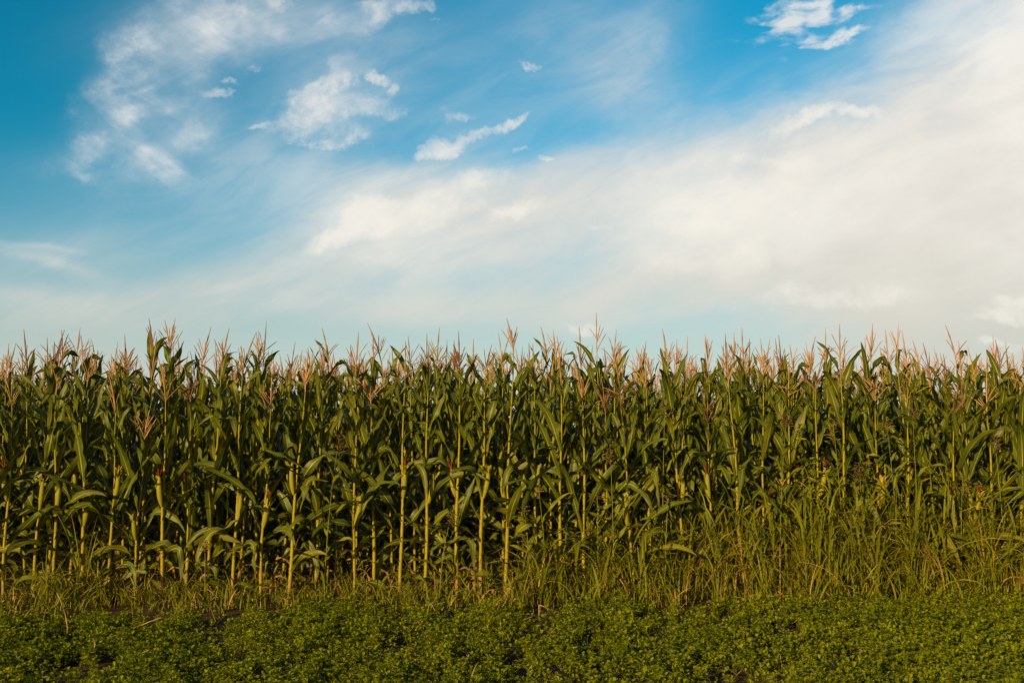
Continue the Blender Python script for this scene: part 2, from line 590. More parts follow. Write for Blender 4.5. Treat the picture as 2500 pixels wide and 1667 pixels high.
def build_field():
    nF = len(FRONT)
    front_x = []
    in_frame = [i for i, f in enumerate(FRONT) if 0 < f[0] < 2500]
    names = {}
    for n_, i in enumerate(in_frame):
        half = len(in_frame) // 2
        names[i] = (ORD[n_] + ' stalk from the left') if n_ < half else (ORD[len(in_frame) - 1 - n_] + ' stalk from the right')
    for i, (xm, xb, yt, ears, sp) in enumerate(FRONT):
        rng = np.random.default_rng(100 + i)
        dy = rng.normal(0, 0.05)
        p0 = on_row(xb, 1150, dy)
        tipp = on_row(xm, yt, dy)
        H = tipp[2]
        x_base = p0[0]
        mid = on_row(xm, 1100, dy)
        lx = (mid[0] - p0[0]) * 1.6 + rng.normal(0, 0.035)
        el = []
        for (ye, sd, silk) in ears:
            ln = rng.uniform(0.22, 0.29)
            ze = on_row(xm, ye + 20, dy)[2] - ln * 0.92
            el.append((max(ze, 0.5), (0.0 if sd > 0 else pi) + rng.normal(-0.5 * sd, 0.35), rng.uniform(0.06, 0.24), ln, silk))
        pc = plant_spec(rng, H, el, (lx, rng.normal(0, 0.04)), az0=rng.normal(-0.15, 0.45), spread=sp)
        root = build_plant(pc, (x_base, p0[1], 0), 0.0, True, rng.choice(['tassel', 'tassel_green', 'tassel_dark'], p=[0.5, 0.25, 0.25]))
        ht = 'tall' if H > 2.22 else 'short' if H < 2.0 else 'middling'
        what = ('with a red-silked ear' if ears and ears[0][2] == 'red' else 'with a yellow-silked ear' if ears and ears[0][2] == 'yellow'
                else 'with a green ear' if ears else 'without an ear in view')
        if i in names:
            lab = f'{ht} front-row corn plant {what}, {names[i]}'
        else:
            lab = ('front-row corn plant cut off by the left edge of the photo' if xm < 1000 else 'front-row corn plant cut off by the right edge of the photo')
        tag(root, lab, 'corn plant', GROUP)
        front_x.append((p0[0] / p0[1], i))

    # ---- prototypes for the rows behind
    def rand_ears(rng, prob):
        out = []
        if rng.random() < prob:
            out.append((rng.uniform(0.72, 0.98), rng.uniform(0, 2 * pi), rng.uniform(0.08, 0.3), rng.uniform(0.22, 0.29), rng.choice(['red', 'red', '', 'yellow'])))
        return out

    second, back, massg = [], [], []
    for k in range(12):
        rng = np.random.default_rng(400 + k)
        pc = plant_spec(rng, 2.32, rand_ears(rng, 0.8), rng.normal(0, 0.05, 2), back=True)
        second.append(pc)
    for k in range(16):
        rng = np.random.default_rng(500 + k)
        back.append(plant_spec(rng, 2.34, rand_ears(rng, 0.5), rng.normal(0, 0.06, 2), back=True))
    for k in range(10):
        rng = np.random.default_rng(600 + k)
        pc = plant_spec(rng, 2.34, [], rng.normal(0, 0.06, 2), lod=1)
        g = Geo()
        for q in pc['leaf']:
            g.geo(q, mi=0)
        for q in pc['dead']:
            g.geo(q, mi=1)
        g.geo(pc['stalk'], mi=2)
        g.geo(pc['tassel'], mi=3)
        massg.append(g)
    mass = Geo()

    def add_mass(x, y, h):
        a, s = R.uniform(0, 2 * pi), h / 2.34
        m4 = np.eye(4)
        ca, sa = cos(a) * s, sin(a) * s
        m4[:3, :3] = [[ca, -sa, 0], [sa, ca, 0], [0, 0, s]]
        m4[:3, 3] = (x, y, 0)
        mass.geo(massg[int(R.integers(len(massg)))], m4)

    rows = []
    total = nF
    protos2, protosb = {}, {}
    for r in range(1, 13):
        y0 = 0.75 * r
        rng = np.random.default_rng(900 + r)
        half = 0.515 * (8.74 + y0)
        x = -half - 4.0
        while x < half + 4.5:
            x += rng.uniform(0.16, 0.26) * (1.0 if r < 7 else 1.25)
            yy = row_y(x) + y0 + rng.normal(0, 0.05)
            h = float(np.clip(rng.normal(2.35, 0.10), 2.02, 2.60))
            inside = abs(x / yy) < 0.522
            if r <= 6 and inside and total < 305:
                total += 1
                src, store, split = (second, protos2, True) if r == 1 else (back, protosb, False)
                k = int(rng.integers(len(src)))
                if k not in store:
                    o = build_plant(src[k], (x, yy, 0), 0.0, split, ('tassel_green', 'tassel', 'tassel', 'tassel_dark', 'tassel')[k % 5])
                    remember(o)
                    store[k] = o
                else:
                    o = copy_tree(store[k])
                o.location = (x, yy, 0)
                o.rotation_euler = (rng.normal(0, 0.03), rng.normal(0, 0.03), rng.uniform(0, 2 * pi))
                s = h / 2.33
                o.scale = (s, s, s)
                rows.append((r, x / yy, o))
            else:
                add_mass(x, yy, h)
    for x in np.arange(-9.0, -4.7, 0.22):
        add_mass(x, row_y(x) + R.normal(0, 0.05), R.uniform(1.95, 2.3))
    for x in np.arange(4.9, 9.5, 0.22):
        add_mass(x, row_y(x) + R.normal(0, 0.05), R.uniform(1.95, 2.3))
    # labels of the rows behind
    fx = sorted(front_x)
    gaps = {}
    for r, t, o in rows:
        if r == 1:
            j = sum(1 for q, _ in fx if q < t)
            gaps.setdefault(j, []).append((t, o))
    short = {i: 'front stalk ' + names[i].replace(' stalk from the', ' from the') for i in names}
    for j, lst in gaps.items():
        lst.sort(key=lambda q: q[0])
        pos = [''] if len(lst) == 1 else ['left of the two ', 'right of the two '] if len(lst) == 2 else ['left of the three ', 'middle of the three ', 'right of the three ']
        for q, (t, o) in enumerate(lst):
            ii = fx[j - 1][1] if j > 0 else None
            nm = short.get(ii)
            where = f'just right of {nm}' if nm else ('at the left edge of the photo' if j <= 1 else 'at the right edge of the photo')
            lab = f'second-row corn plant, {pos[min(q, len(pos) - 1)]}{where}'
            tag(o, lab, 'corn plant', GROUP)
    for r, t, o in rows:
        if r > 1:
            lab = {2: 'third-row corn plant, its tassel and top leaves over the two rows in front',
                   3: 'fourth-row corn plant half hidden behind three nearer rows',
                   4: 'fifth-row corn plant showing little more than tassel and leaf tips',
                   5: 'sixth-row corn plant deep in the field, only glimpses of it showing',
                   6: 'seventh-row corn plant deepest of those told apart, glimpsed between tassels'}[r]
            tag(o, lab, 'corn plant', GROUP)
    o = link('corn_crop', mass.mesh('corn_crop', [M['leaf'], M['dead'], M['stalk'], M['tassel']]))
    tag(o, 'mass of corn filling the field behind the nearer rows', 'corn crop', kind='stuff')


# ------------------------------------------------------------------ grass, clover, weeds
def blades(g, base, az, e0, droop, L, W, rnd, p=1.6, S=7, mi=0):
    """many grass blades at once"""
    N = len(az)
    s = np.linspace(0, 1, S)[None, :]
    elev = np.clip(e0[:, None] - droop[:, None] * s ** p, -1.5, 1.55)
    azs = az[:, None] + R.normal(0, 0.35, N)[:, None] * s
    step = (L / (S - 1))[:, None, None]
    d = np.stack([np.cos(elev) * np.cos(azs), np.cos(elev) * np.sin(azs), np.sin(elev)], -1) * step
    pts = base[:, None] + np.concatenate([np.zeros((N, 1, 3)), np.cumsum(d[:, :-1], 1)], 1)
    side = np.stack([-np.sin(azs), np.cos(azs), 0 * azs], -1)
    nor = np.cross(d / (step + 1e-9), side)
    rl = (R.normal(0, 0.9, N)[:, None] * s)[..., None]
    side = side * np.cos(rl) + nor * np.sin(rl)
    w = (W[:, None] * (0.55 + 0.45 * sm(s / 0.3)) * np.clip(1 - s ** 2.2, 0, 1) ** 0.8 + 0.0008)[..., None] / 2
    v = np.stack([pts - side * w, pts + side * w], 2)
    i = (np.arange(N) * S * 2)[:, None] + (np.arange(S - 1) * 2)[None, :]
    f = np.stack([i, i + 1, i + 3, i + 2], -1)
    l = np.stack(np.broadcast_arrays(np.array([-1.0, 1.0])[None, None, :], s[:, :, None], rnd[:, None, None]), -1)
    g.add(v, f, l, mi)


def grass_h(x):                                  # how tall the verge grass stands along the row
    return 0.125 + 0.74 * sm((x + 1.3) / 4.8) + 0.22 * sm((x + 4.1) / 0.35) * sm((-3.3 - x) / 0.35)


def build_verge():
    g = Geo()
    # low tufts along the edge
    nt = 1500
    x = R.uniform(-7, 7.5, nt)
    d = R.normal(-0.12, 0.36, nt)
    patch = lambda x, d: 0.5 + 0.5 * np.sin(x * 4.3 + 2.2 * np.sin(x * 1.7) + 2 * np.sin(d * 5.1)) * np.sin(d * 6.7 + 1.3 * x + 0.9)
    keep = (d < 1.0) & (R.random(nt) < 0.25 + 0.9 * patch(x, d))
    x, d = x[keep], d[keep]
    for xx, dd in zip(x, d):
        n = int(R.integers(5, 12))
        hh = grass_h(xx) * R.uniform(0.5, 1.15) * (1.9 if xx < 0.5 and R.random() < 0.15 else 1) * (0.45 + 0.55 * sm((dd + 0.75) / 0.7))
        b = np.array([xx, row_y(xx) + dd, 0]) + np.concatenate([R.normal(0, 0.025, (n, 2)), np.zeros((n, 1))], 1)
        L = hh * R.uniform(0.6, 1.5, n) + 0.06
        blades(g, b, R.uniform(0, 2 * pi, n), R.uniform(0.95, 1.52, n), R.uniform(0.2, 2.2, n), L, R.uniform(0.006, 0.017, n) * (0.7 + 0.5 * hh), R.random(n))
    # fine understorey
    n = 10000
    x = R.uniform(-7, 7.5, n)
    d = R.normal(-0.05, 0.36, n)
    keep = R.random(n) < 0.15 + 0.9 * patch(x, d)
    x, d = x[keep], d[keep]
    n = len(x)
    b = np.stack([x, row_y(x) + d, 0 * x], -1)
    hh = (0.07 + 0.34 * grass_h(x)) * R.uniform(0.4, 1.2, n) * (0.4 + 0.6 * sm((d + 0.8) / 0.8))
    blades(g, b, R.uniform(0, 2 * pi, n), R.uniform(0.7, 1.5, n), R.uniform(0.2, 2.2, n), hh, R.uniform(0.003, 0.007, n), R.random(n), S=5)
    # growth added between the rows to deepen the shade inside the field
    n = 4200
    x = R.uniform(-7, 8, n)
    d = R.uniform(0.3, 4.5, n)
    b = np.stack([x, row_y(x) + d, 0 * x], -1)
    blades(g, b, R.uniform(0, 2 * pi, n), R.uniform(0.7, 1.5, n), R.uniform(0.4, 2.4, n), R.uniform(0.15, 0.55, n), R.uniform(0.006, 0.018, n), R.random(n) * 0.88, S=6)
    # tall leafy culms, thickening to the right
    for k in range(880):
        xx = -1.2 + 8.6 * R.random() ** 0.75
        dd = R.normal(-0.02, 0.26)
        H = grass_h(xx) * R.uniform(0.55, 1.15)
        if H < 0.3 or R.random() > 0.2 + 0.95 * patch(xx, dd):
            continue
        base = np.array([xx, row_y(xx) + dd, 0.0])
        ln = R.normal(0, 0.10, 2) * H
        s = np.linspace(0, 1, 6)
        tube(g, base + np.stack([ln[0] * s ** 2, ln[1] * s ** 2, H * s], -1), np.linspace(0.0035, 0.0015, 6), 3, R.random() * 0.8, mi=1)
        m = int(R.integers(5, 9))
        q = np.linspace(0.15, 0.97, m)
        bb = base + np.stack([ln[0] * q ** 2, ln[1] * q ** 2, H * q], -1)
        blades(g, bb, R.uniform(0, 6.28) + np.arange(m) * pi + R.normal(0, 0.4, m), R.uniform(0.95, 1.42, m), R.uniform(0.3, 2.0, m),
               R.uniform(0.22, 0.50, m), R.uniform(0.011, 0.024, m), R.random(m) * np.where(q < 0.3, 1.03, 0.90), S=8)
    o = link('verge_grass', g.mesh('verge_grass', [M['grass'], M['stem']]))
    tag(o, 'long green and straw grass growing along the foot of the corn', 'grass', kind='stuff')


def build_clover():
    # sprigs of three-leaflet leaves
    protos = []
    for k in range(10):
        rng = np.random.default_rng(50 + k)
        g = Geo()
        for st in range(int(rng.integers(3, 6))):
            a, e, Ls = rng.uniform(0, 6.28), rng.uniform(0.35, 1.4), rng.uniform(0.08, 0.19)
            s = np.linspace(0, 1, 5)
            ee = e + 0.25 * s
            d = np.stack([np.cos(ee) * cos(a), np.cos(ee) * sin(a), np.sin(ee)], -1) * Ls / 4
            q = np.concatenate([[np.zeros(3)], np.cumsum(d[:-1], 0)])
            tube(g, q, np.linspace(.0014, .0008, 5), 3, 0.2, mi=1)
            for j in range(int(rng.integers(4, 8))):
                t = rng.uniform(0.3, 1.0)
                b0 = np.array([np.interp(t, s, q[:, z]) for z in range(3)])
                pa = rng.uniform(0, 6.28)
                pe = rng.uniform(0.2, 1.2)
                pl = rng.uniform(0.008, 0.03)
                b1 = b0 + pl * np.array([cos(pe) * cos(pa), cos(pe) * sin(pa), sin(pe)])
                rr = rng.random()
                size = rng.uniform(0.020, 0.034)
                tilt = rng.uniform(0.0, 1.25)
                for lf in (-1.05, 0.0, 1.05):
                    la = pa + lf + rng.normal(0, 0.15)
                    le = tilt + rng.normal(0, 0.25)
                    dr = np.array([cos(le) * cos(la), cos(le) * sin(la), sin(le)])
                    sd = np.array([-sin(la), cos(la), 0])
                    up = np.cross(dr, sd)
                    w = size * 0.30
                    P = [b1, b1 + dr * size * .35 - sd * w + up * w * .35, b1 + dr * size * .4, b1 + dr * size * .35 + sd * w + up * w * .35,
                         b1 + dr * size * .8 - sd * w * .85 + up * w * .3, b1 + dr * size * .97, b1 + dr * size * .8 + sd * w * .85 + up * w * .3]
                    g.add(P, [[0, 1, 4, 2], [2, 4, 5, 6], [0, 2, 6, 3]], [[0, 0, rr]] * 7, 0)
        protos.append(g)
    pa = [p.arrays() for p in protos]
    g = Geo()
    edge = lambda x: row_y(x) - 0.92 + 0.42 * sm((x - 0.5) / 4) - 0.25 * sm((-1.5 - x) / 2) + 0.10 * np.sin(x * 3.0) + 0.10 * np.sin(x * 7.3 + 1.0)
    nc = 1180                                        # plants: a crown of shoots each, with gaps between
    cx, cy = R.uniform(-6.6, 7.2, nc), R.uniform(4.0, 9.3, nc)
    keep = cy < edge(cx) + R.normal(0, 0.10, nc)
    cx, cy = cx[keep], cy[keep]
    cr = R.uniform(0.07, 0.17, len(cx))
    xs, ys, ks = [], [], []
    for x0, y0, r0 in zip(cx, cy, cr):
        m = int(R.integers(6, 11) * (r0 / 0.11))
        rr, aa = r0 * np.sqrt(R.random(m)), R.uniform(0, 6.28, m)
        xs.append(x0 + rr * np.cos(aa))
        ys.append(y0 + rr * np.sin(aa))
        ks.append((1.12 - 0.45 * rr / r0) * (0.60 + 2.5 * r0) * R.uniform(0.85, 1.15, m))
    m = 4200                                         # seedlings in between
    x1, y1 = R.uniform(-6.5, 7.0, m), R.uniform(4.0, 9.2, m)
    keep = y1 < edge(x1) + R.normal(0, 0.12, m)
    xs, ys, ks = np.concatenate(xs + [x1[keep]]), np.concatenate(ys + [y1[keep]]), np.concatenate(ks + [R.uniform(0.40, 0.95, keep.sum())])
    for xx, yy, kk in zip(xs, ys, ks):
        v, f, l, mi = pa[int(R.integers(len(pa)))]
        a, s = R.uniform(0, 6.28), kk
        ca, sa = cos(a) * s, sin(a) * s
        m = np.array([[ca, -sa, 0], [sa, ca, 0], [0, 0, s]])
        l2 = l.copy()
        l2[:, 2] = np.clip(l2[:, 2] * 0.7 + R.uniform(0, 0.3), 0, 1)
        g.v.append(v @ m.T + np.array([xx, yy, 0.0]))
        g.f.append(f + g.n)
        g.l.append(l2)
        g.mi.append(mi)
        g.n += len(v)
    o = link('clover', g.mesh('clover', [M['clover'], M['stem']]))
    tag(o, 'low bright green clover and lucerne covering the strip before the corn', 'clover', kind='stuff')
    # short straw scraps among it
    g = Geo()
    k = 650
    x = R.uniform(-6, 6.5, k)
    y = R.uniform(4.2, 8.9, k)
    y = np.minimum(y, row_y(x) - 0.1)
    blades(g, np.stack([x, y, R.uniform(0.0, 0.07, k)], -1), R.uniform(0, 6.28, k), R.normal(0.35, 0.5, k), R.normal(0, 0.6, k), R.uniform(0.05, 0.16, k),
           R.uniform(0.003, 0.006, k), R.random(k), S=5)
    o = link('straw_litter', g.mesh('straw_litter', [M['straw']]))
    tag(o, 'scraps of dry straw lying in the clover and grass', 'straw', kind='stuff')


WEEDS = [  # x, y of the panicle top, dark, label
    (782, 1062, True, 'seed-headed weed grass with a brown panicle high between front corn stalks on the left half'),
    (492, 1322, True, 'short weed grass with a thin dark panicle at the foot of the corn'),
    (1068, 1250, False, 'slim weed grass with a narrow panicle beside a tilted green ear'),
    (1292, 1222, False, 'weed grass with a fluffy green panicle below the crossing corn leaves'),
    (1332, 1190, False, 'taller weed grass with an open green panicle beside a fat green ear'),
    (1455, 1195, True, 'weed grass with a reddish dark panicle among the middle grass'),
    (1500, 1092, False, 'tall weed grass with a drooping pale panicle left of a red-silked ear'),
    (1612, 985, False, 'tallest weed grass, its wide green panicle nodding over the corn leaves'),
    (1618, 1190, False, 'low weed grass with a small upright green panicle in the dense grass'),
    (1890, 1010, True, 'weed grass with a tawny panicle left of the wide yellow tassel stalk'),
    (2052, 1035, False, 'weed grass with a leafy top standing in the sunlit right half'),
    (2095, 1130, True, 'weed grass with a purple brown panicle beside a yellow-silked ear'),
    (2175, 1020, False, 'weed grass with a feathery green panicle above the thick right grass'),
    (2225, 975, True, 'high weed grass with a tawny spreading panicle near the right corn tassels'),
    (2345, 1165, False, 'weed grass with a yellow green panicle between right front stalks'),
    (2440, 1060, True, 'weed grass with a rusty panicle close to the right edge'),
]


def build_weeds():
    for k, (px, py, dark, lab) in enumerate(WEEDS):
        rng = np.random.default_rng(1500 + k)
        dy = rng.uniform(-0.32, -0.12)
        top = on_row(px, py, dy)
        H = top[2]
        root = empty('weed_grass', (top[0] + rng.normal(0, 0.03), top[1], 0))
        tag(root, lab, 'weed grass', 'weed grasses with seed heads along the corn', 'thing')
        lean = rng.normal(0, 0.05, 2)
        s = np.linspace(0, 1, 8)
        pts = np.stack([lean[0] * s ** 2, lean[1] * s ** 2, H * s], -1)
        g = Geo()
        tube(g, pts, np.linspace(0.0055, 0.0018, 8), 5, rng.random())
        link('stem', g.mesh('stem', [M['stem']]), root)
        m = max(3, int(H / 0.17))
        for j in range(m):
            q = 0.12 + 0.72 * j / m
            g = Geo()
            corn_leaf(g, np.array([lean[0] * q * q, lean[1] * q * q, H * q]), rng.uniform(0, 6.28) if j == 0 else j * pi + rng.normal(0, 0.7), rng.uniform(0.28, 0.5),
                      rng.uniform(0.016, 0.028), rng.uniform(0.8, 1.25), rng.uniform(0.8, 2.3), 1.6, roll=rng.normal(0, 0.6), rnd=rng.random() * 0.7, n=9, cols=3)
            link('blade', g.mesh('blade', [M['grass']]), root)
        g = Geo()
        pl = rng.uniform(0.16, 0.26) * min(1, H / 0.8 + 0.2)
        for j in range(30):
            q = rng.uniform(0, 1)
            b0 = np.array([lean[0], lean[1], H - pl * 0.7 * (1 - q)])
            a, e, bl = rng.uniform(0, 6.28), rng.uniform(0.5, 1.3), pl * rng.uniform(0.25, 0.55) * (1 - 0.55 * q)
            s5 = np.linspace(0, 1, 6)
            ee = e - 1.1 * s5
            d = np.stack([np.cos(ee) * cos(a), np.cos(ee) * sin(a), np.sin(ee)], -1) * bl / 5
            p5 = np.concatenate([[b0], b0 + np.cumsum(d[:-1], 0)])
            tube(g, p5, [.001, .002, .0045, .002, .0045, .0015], 3, rng.random())
        link('panicle', g.mesh('panicle', [M['panicle_dark' if dark else 'panicle']]), root)


DRY = [  # bends of each dry stalk: photo pixels, thickness in mm, label
    ([(165, 1532), (160, 1500), (150, 1470), (139, 1447)], 7, 'bent dry stem standing upright in the clover on the left, its top leaning over'),
    ([(103, 1530), (107, 1508), (112, 1486)], 5, 'short dry stem upright in the clover beside the bent tall one'),
    ([(72, 1445), (95, 1420), (125, 1402), (150, 1400), (172, 1418), (185, 1440)], 8, 'dry stalk arched like a hoop at the foot of the corn'),
    ([(818, 1333), (832, 1350), (845, 1368), (857, 1385)], 14, 'thick orange broken corn stalk leaning in front of the corn stems'),
    ([(882, 1397), (896, 1384), (910, 1374)], 12, 'broken pale stalk piece slanting up beside the thick orange one'),
    ([(928, 1377), (942, 1390), (955, 1404)], 11, 'knotted pale stalk piece sloping down right of the slanting one'),
    ([(310, 1540), (340, 1528), (362, 1518), (394, 1507)], 7, 'long dry stalk lying slantwise on the clover at its left half'),
    ([(335, 1598), (350, 1592), (363, 1586)], 8, 'thick straw stub poking from a dark gap in the clover'),
    ([(1134, 1626), (1140, 1610), (1145, 1597)], 8, 'pointed dry leaf sliver standing in the clover near the bottom middle'),
    ([(1012, 1540), (1015, 1536), (1034, 1542)], 7, 'hooked straw lying on the clover in the middle'),
    ([(1316, 1475), (1330, 1481), (1350, 1492)], 9, 'orange dry stalk piece at the grass edge right of the middle'),
    ([(1044, 1502), (1047, 1476), (1054, 1474), (1062, 1490)], 6, 'folded dry stem at the edge between grass and clover'),
    ([(2095, 1580), (2120, 1581), (2150, 1583)], 6, 'straight straw lying flat on the clover at the right'),
    ([(2012, 1443), (2022, 1450), (2030, 1456)], 9, 'short thick straw below the grass at the right'),
    ([(2348, 1455), (2334, 1446), (2318, 1436)], 7, 'pale dry stick slanting at the right grass edge'),
    ([(230, 1590), (232, 1575), (232, 1560)], 9, 'stubby dry stem upright in the lower left clover'),
]


def build_dry():
    for k, (pp, mm, lab) in enumerate(DRY):
        lo = max(q[1] for q in pp)
        anchor = on_ground(sum(q[0] for q in pp) / len(pp), lo, 0.07)
        dist = anchor[1]
        pts = []
        for i, (px, py) in enumerate(pp):
            d = pix_dir(px, py)
            t = (dist + 0.05 * sin(2.1 * i + k)) / d[1]
            pts.append(np.array([0, 0, CAM_H]) + d * t)
        pts = np.array(pts)
        base = pts[np.argmin(pts[:, 2])].copy()
        base[2] = 0.0
        s0 = np.linspace(0, 1, len(pts))
        s = np.linspace(0, 1, 14)
        fine = np.stack([np.interp(s, s0, pts[:, q]) for q in range(3)], -1)
        fine[1:-1] = 0.25 * fine[:-2] + 0.5 * fine[1:-1] + 0.25 * fine[2:]
        if pts[0][2] < 0.2 and abs(pts[-1][2] - pts[0][2]) > 0.04:      # rooted: carry it down to the soil
            fine = np.concatenate([[fine[0] * [1, 1, 0]], fine])
            s = np.concatenate([[0], s])
        root = empty('dry_stalk', base)
        tag(root, lab, 'dry stalk', 'dry stalks lying and standing before the corn')
        g = Geo()
        rr = mm / 1900 * (1 + 0.18 * np.sin(np.arange(len(fine)) * 2.2)) * np.linspace(1.05, 0.75, len(fine))
        tube(g, fine - base, rr, 6, R.random())
        link('stem', g.mesh('stem', [M['straw']]), root)


def build_ground():
    n = 61
    a = np.concatenate([-np.geomspace(700, 12, 15), np.linspace(-11, 11, 31), np.geomspace(12, 700, 15)])
    b = np.concatenate([-np.geomspace(500, 2, 14), np.linspace(0, 22, 33), np.geomspace(24, 700, 14)])
    X, Y = np.meshgrid(a, b)
    near = np.exp(-(X / 14) ** 2 - ((Y - 8) / 12) ** 2)
    Z = near * 0.012 * (np.sin(X * 5.3 + 2 * np.sin(Y * 2)) * np.sin(Y * 4.1)) - 0.012
    g = Geo()
    v = np.stack([X, Y, Z], -1).reshape(-1, 3)
    g.add(v, grid_faces(len(b), len(a)), np.zeros((len(v), 3)))
    tag(link('ground', g.mesh('ground', [M['soil']])), 'dark brown field soil under the crop and clover', 'ground', kind='structure')


# ------------------------------------------------------------------ sky and light
SUN_EL, SUN_AZ = radians(15), radians(213)
EXPOSURE = 0.45       # azimuth clockwise from +Y (the view): behind the camera, to the left


def build_world():
    w = bpy.data.worlds.new('World')
    bpy.context.scene.world = w
    w.use_nodes = True
    t = w.node_tree
    t.nodes.clear()
    nt = NT(t)
    sky = nt.n('ShaderNodeTexSky', sky_type='NISHITA')
    sky.sun_disc = False
    sky.sun_elevation = SUN_EL
    sky.sun_rotation = SUN_AZ
    sky.air_density, sky.dust_density, sky.ozone_density = 1.0, 0.6, 2.5
    tc = nt.n('ShaderNodeTexCoord')
    xyz = nt.n('ShaderNodeSeparateXYZ')
    t.links.new(tc.outputs['Generated'], xyz.inputs[0])
    X, Y, Z = xyz.outputs
    yy = nt.m('MAXIMUM', nt.m('ABSOLUTE', Y), 0.12)
    u, v = nt.m('DIVIDE', X, yy), nt.m('DIVIDE', Z, yy)
    uv = nt.n('ShaderNodeCombineXYZ', ins={0: u, 1: v, 2: 0.0}).outputs[0]

    def P(px, py):
        d = pix_dir(px, py)
        return d[0] / d[1], d[2] / d[1]

    def mapped(rot, sx, sy, off=0.0):
        m = nt.n('ShaderNodeMapping')
        m.vector_type = 'TEXTURE'
        m.inputs['Location'].default_value = (off, off * 0.37, 0)
        m.inputs['Rotation'].default_value = (0, 0, rot)
        m.inputs['Scale'].default_value = (sx, sy, 1)
        t.links.new(uv, m.inputs[0])
        return m.outputs[0]

    n_big = nt.noise(mapped(0.30, 1.0, 0.6), 3.2, 9, 0.58, 0.15, '2D')
    n_wisp = nt.noise(mapped(0.35, 1.0, 0.55, 3.1), 10.0, 10, 0.64, 0.25, '2D')
    n_puff = nt.noise(mapped(0.25, 1.0, 0.70, 7.7), 22.0, 10, 0.64, 0.2, '2D')
    front0 = nt.ss(Y, -0.25, 0.15)
    n_rip = nt.noise(mapped(0.22, 1.0, 0.40, 1.9), 24.0, 6, 0.5, 0.3, '2D')
    n_w1 = nt.noise(mapped(0.0, 1.0, 1.0, 4.4), 10.0, 10, 0.68, 0.0, '2D')
    n_w2 = nt.noise(mapped(0.0, 1.0, 1.0, 9.2), 10.0, 10, 0.68, 0.0, '2D')
    n_fib = nt.noise(mapped(-0.55, 1.0, 0.30, 5.3), 26.0, 8, 0.62, 0.25, '2D')
    # warped coordinates so that no blob has a clean outline
    wu = nt.m('MULTIPLY', nt.m('SUBTRACT', n_w1, 0.5), 0.075)
    wv = nt.m('MULTIPLY', nt.m('SUBTRACT', n_w2, 0.5), 0.055)
    U, V = nt.m('ADD', u, wu), nt.m('ADD', v, wv)

    n_l1 = nt.noise(mapped(0.0, 1.0, 1.0, 2.4), 4.0, 3, 0.45, 0.0, '2D')
    n_l2 = nt.noise(mapped(0.0, 1.0, 1.0, 6.6), 4.0, 3, 0.45, 0.0, '2D')
    US = nt.m('ADD', u, nt.m('MULTIPLY', nt.m('SUBTRACT', n_l1, 0.5), 0.10))
    VS = nt.m('ADD', v, nt.m('MULTIPLY', nt.m('SUBTRACT', n_l2, 0.5), 0.07))

    def blob(px, py, ax, ay, ang, s, pw=1.0, soft=False):
        """soft ellipse in sky coordinates; ang counter-clockwise in degrees, axes in photo pixels"""
        cu, cv = P(px, py)
        a = radians(ang)
        ax, ay = ax / FPX, ay / FPX
        du, dv = nt.m('SUBTRACT', US if soft else U, cu), nt.m('SUBTRACT', VS if soft else V, cv)
        p = nt.m('ADD', nt.m('MULTIPLY', du, cos(a) / ax), nt.m('MULTIPLY', dv, sin(a) / ax))
        q = nt.m('ADD', nt.m('MULTIPLY', du, -sin(a) / ay), nt.m('MULTIPLY', dv, cos(a) / ay))
        r2 = nt.m('ADD', nt.m('MULTIPLY', p, p), nt.m('MULTIPLY', q, q))
        if pw != 1.0:
            r2 = nt.m('POWER', r2, pw)
        return nt.m('MULTIPLY', nt.m('POWER', 2.71828, nt.m('MULTIPLY', r2, -1.0)), s)

    def total(lst, soft=False):
        acc = None
        for b in lst:
            x = blob(*b, soft=soft)
            acc = x if acc is None else nt.m('ADD', acc, x)
        return acc

    veil = total([
        (2760, 330, 780, 450, 31, 3.4, 1.7), (2330, 480, 600, 270, 16, 1.7, 1.3), (1980, 560, 440, 190, 10, 1.5, 1.2), (1120, 500, 340, 110, 14, 1.25, 1.2), (1480, 430, 500, 90, 5, 1.45, 1.2), (1550, 600, 560, 140, 2, 0.75), (450, 470, 380, 90, -8, 0.2), (260, 620, 520, 90, 3, 0.26), (810, 265, 190, 110, 10, 0.28), (1130, 330, 170, 60, 25, 0.22),
        (1900, 370, 330, 90, 20, 0.5), (860, 570, 190, 60, 26, 0.5), (900, 650, 480, 45, 10, 0.42), (470, 690, 170, 40, 10, 0.36), (1750, 690, 600, 80, 0, 0.7),
        (1000, 735, 800, 50, 2, 0.55), (300, 750, 460, 50, 0, 0.35), (90, 632, 150, 16, -14, 0.26), (60, 600, 130, 9, -8, 0.22), (60, 720, 160, 26, 0, 0.3), (1570, 80, 120, 150, -40, 0.28), (1400, 110, 260, 140, -35, 0.34),
        (1130, 240, 420, 130, 8, 0.20), (1640, 260, 300, 110, -10, 0.24), (900, 90, 300, 90, 0, 0.15), (620, 50, 300, 90, 6, 0.28), (430, 220, 150, 200, 10, 0.24), (600, 390, 300, 80, -14, 0.18), (900, 420, 200, 60, 0, 0.18),
        (2300, 720, 460, 60, 4, 0.42), (1400, 770, 600, 50, 0, 0.3), (1460, 560, 300, 60, 0, 0.30),
    ], True)
    n_str = nt.noise(mapped(0.42, 1.0, 0.30, 8.3), 9.0, 9, 0.62, 0.35, '2D')
    veil = nt.m('MULTIPLY', veil, nt.ss(n_big, 0.25, 0.75, 0.66, 1.25))
    veil = nt.m('MULTIPLY', veil, nt.ss(n_str, 0.30, 0.70, 0.76, 1.22))
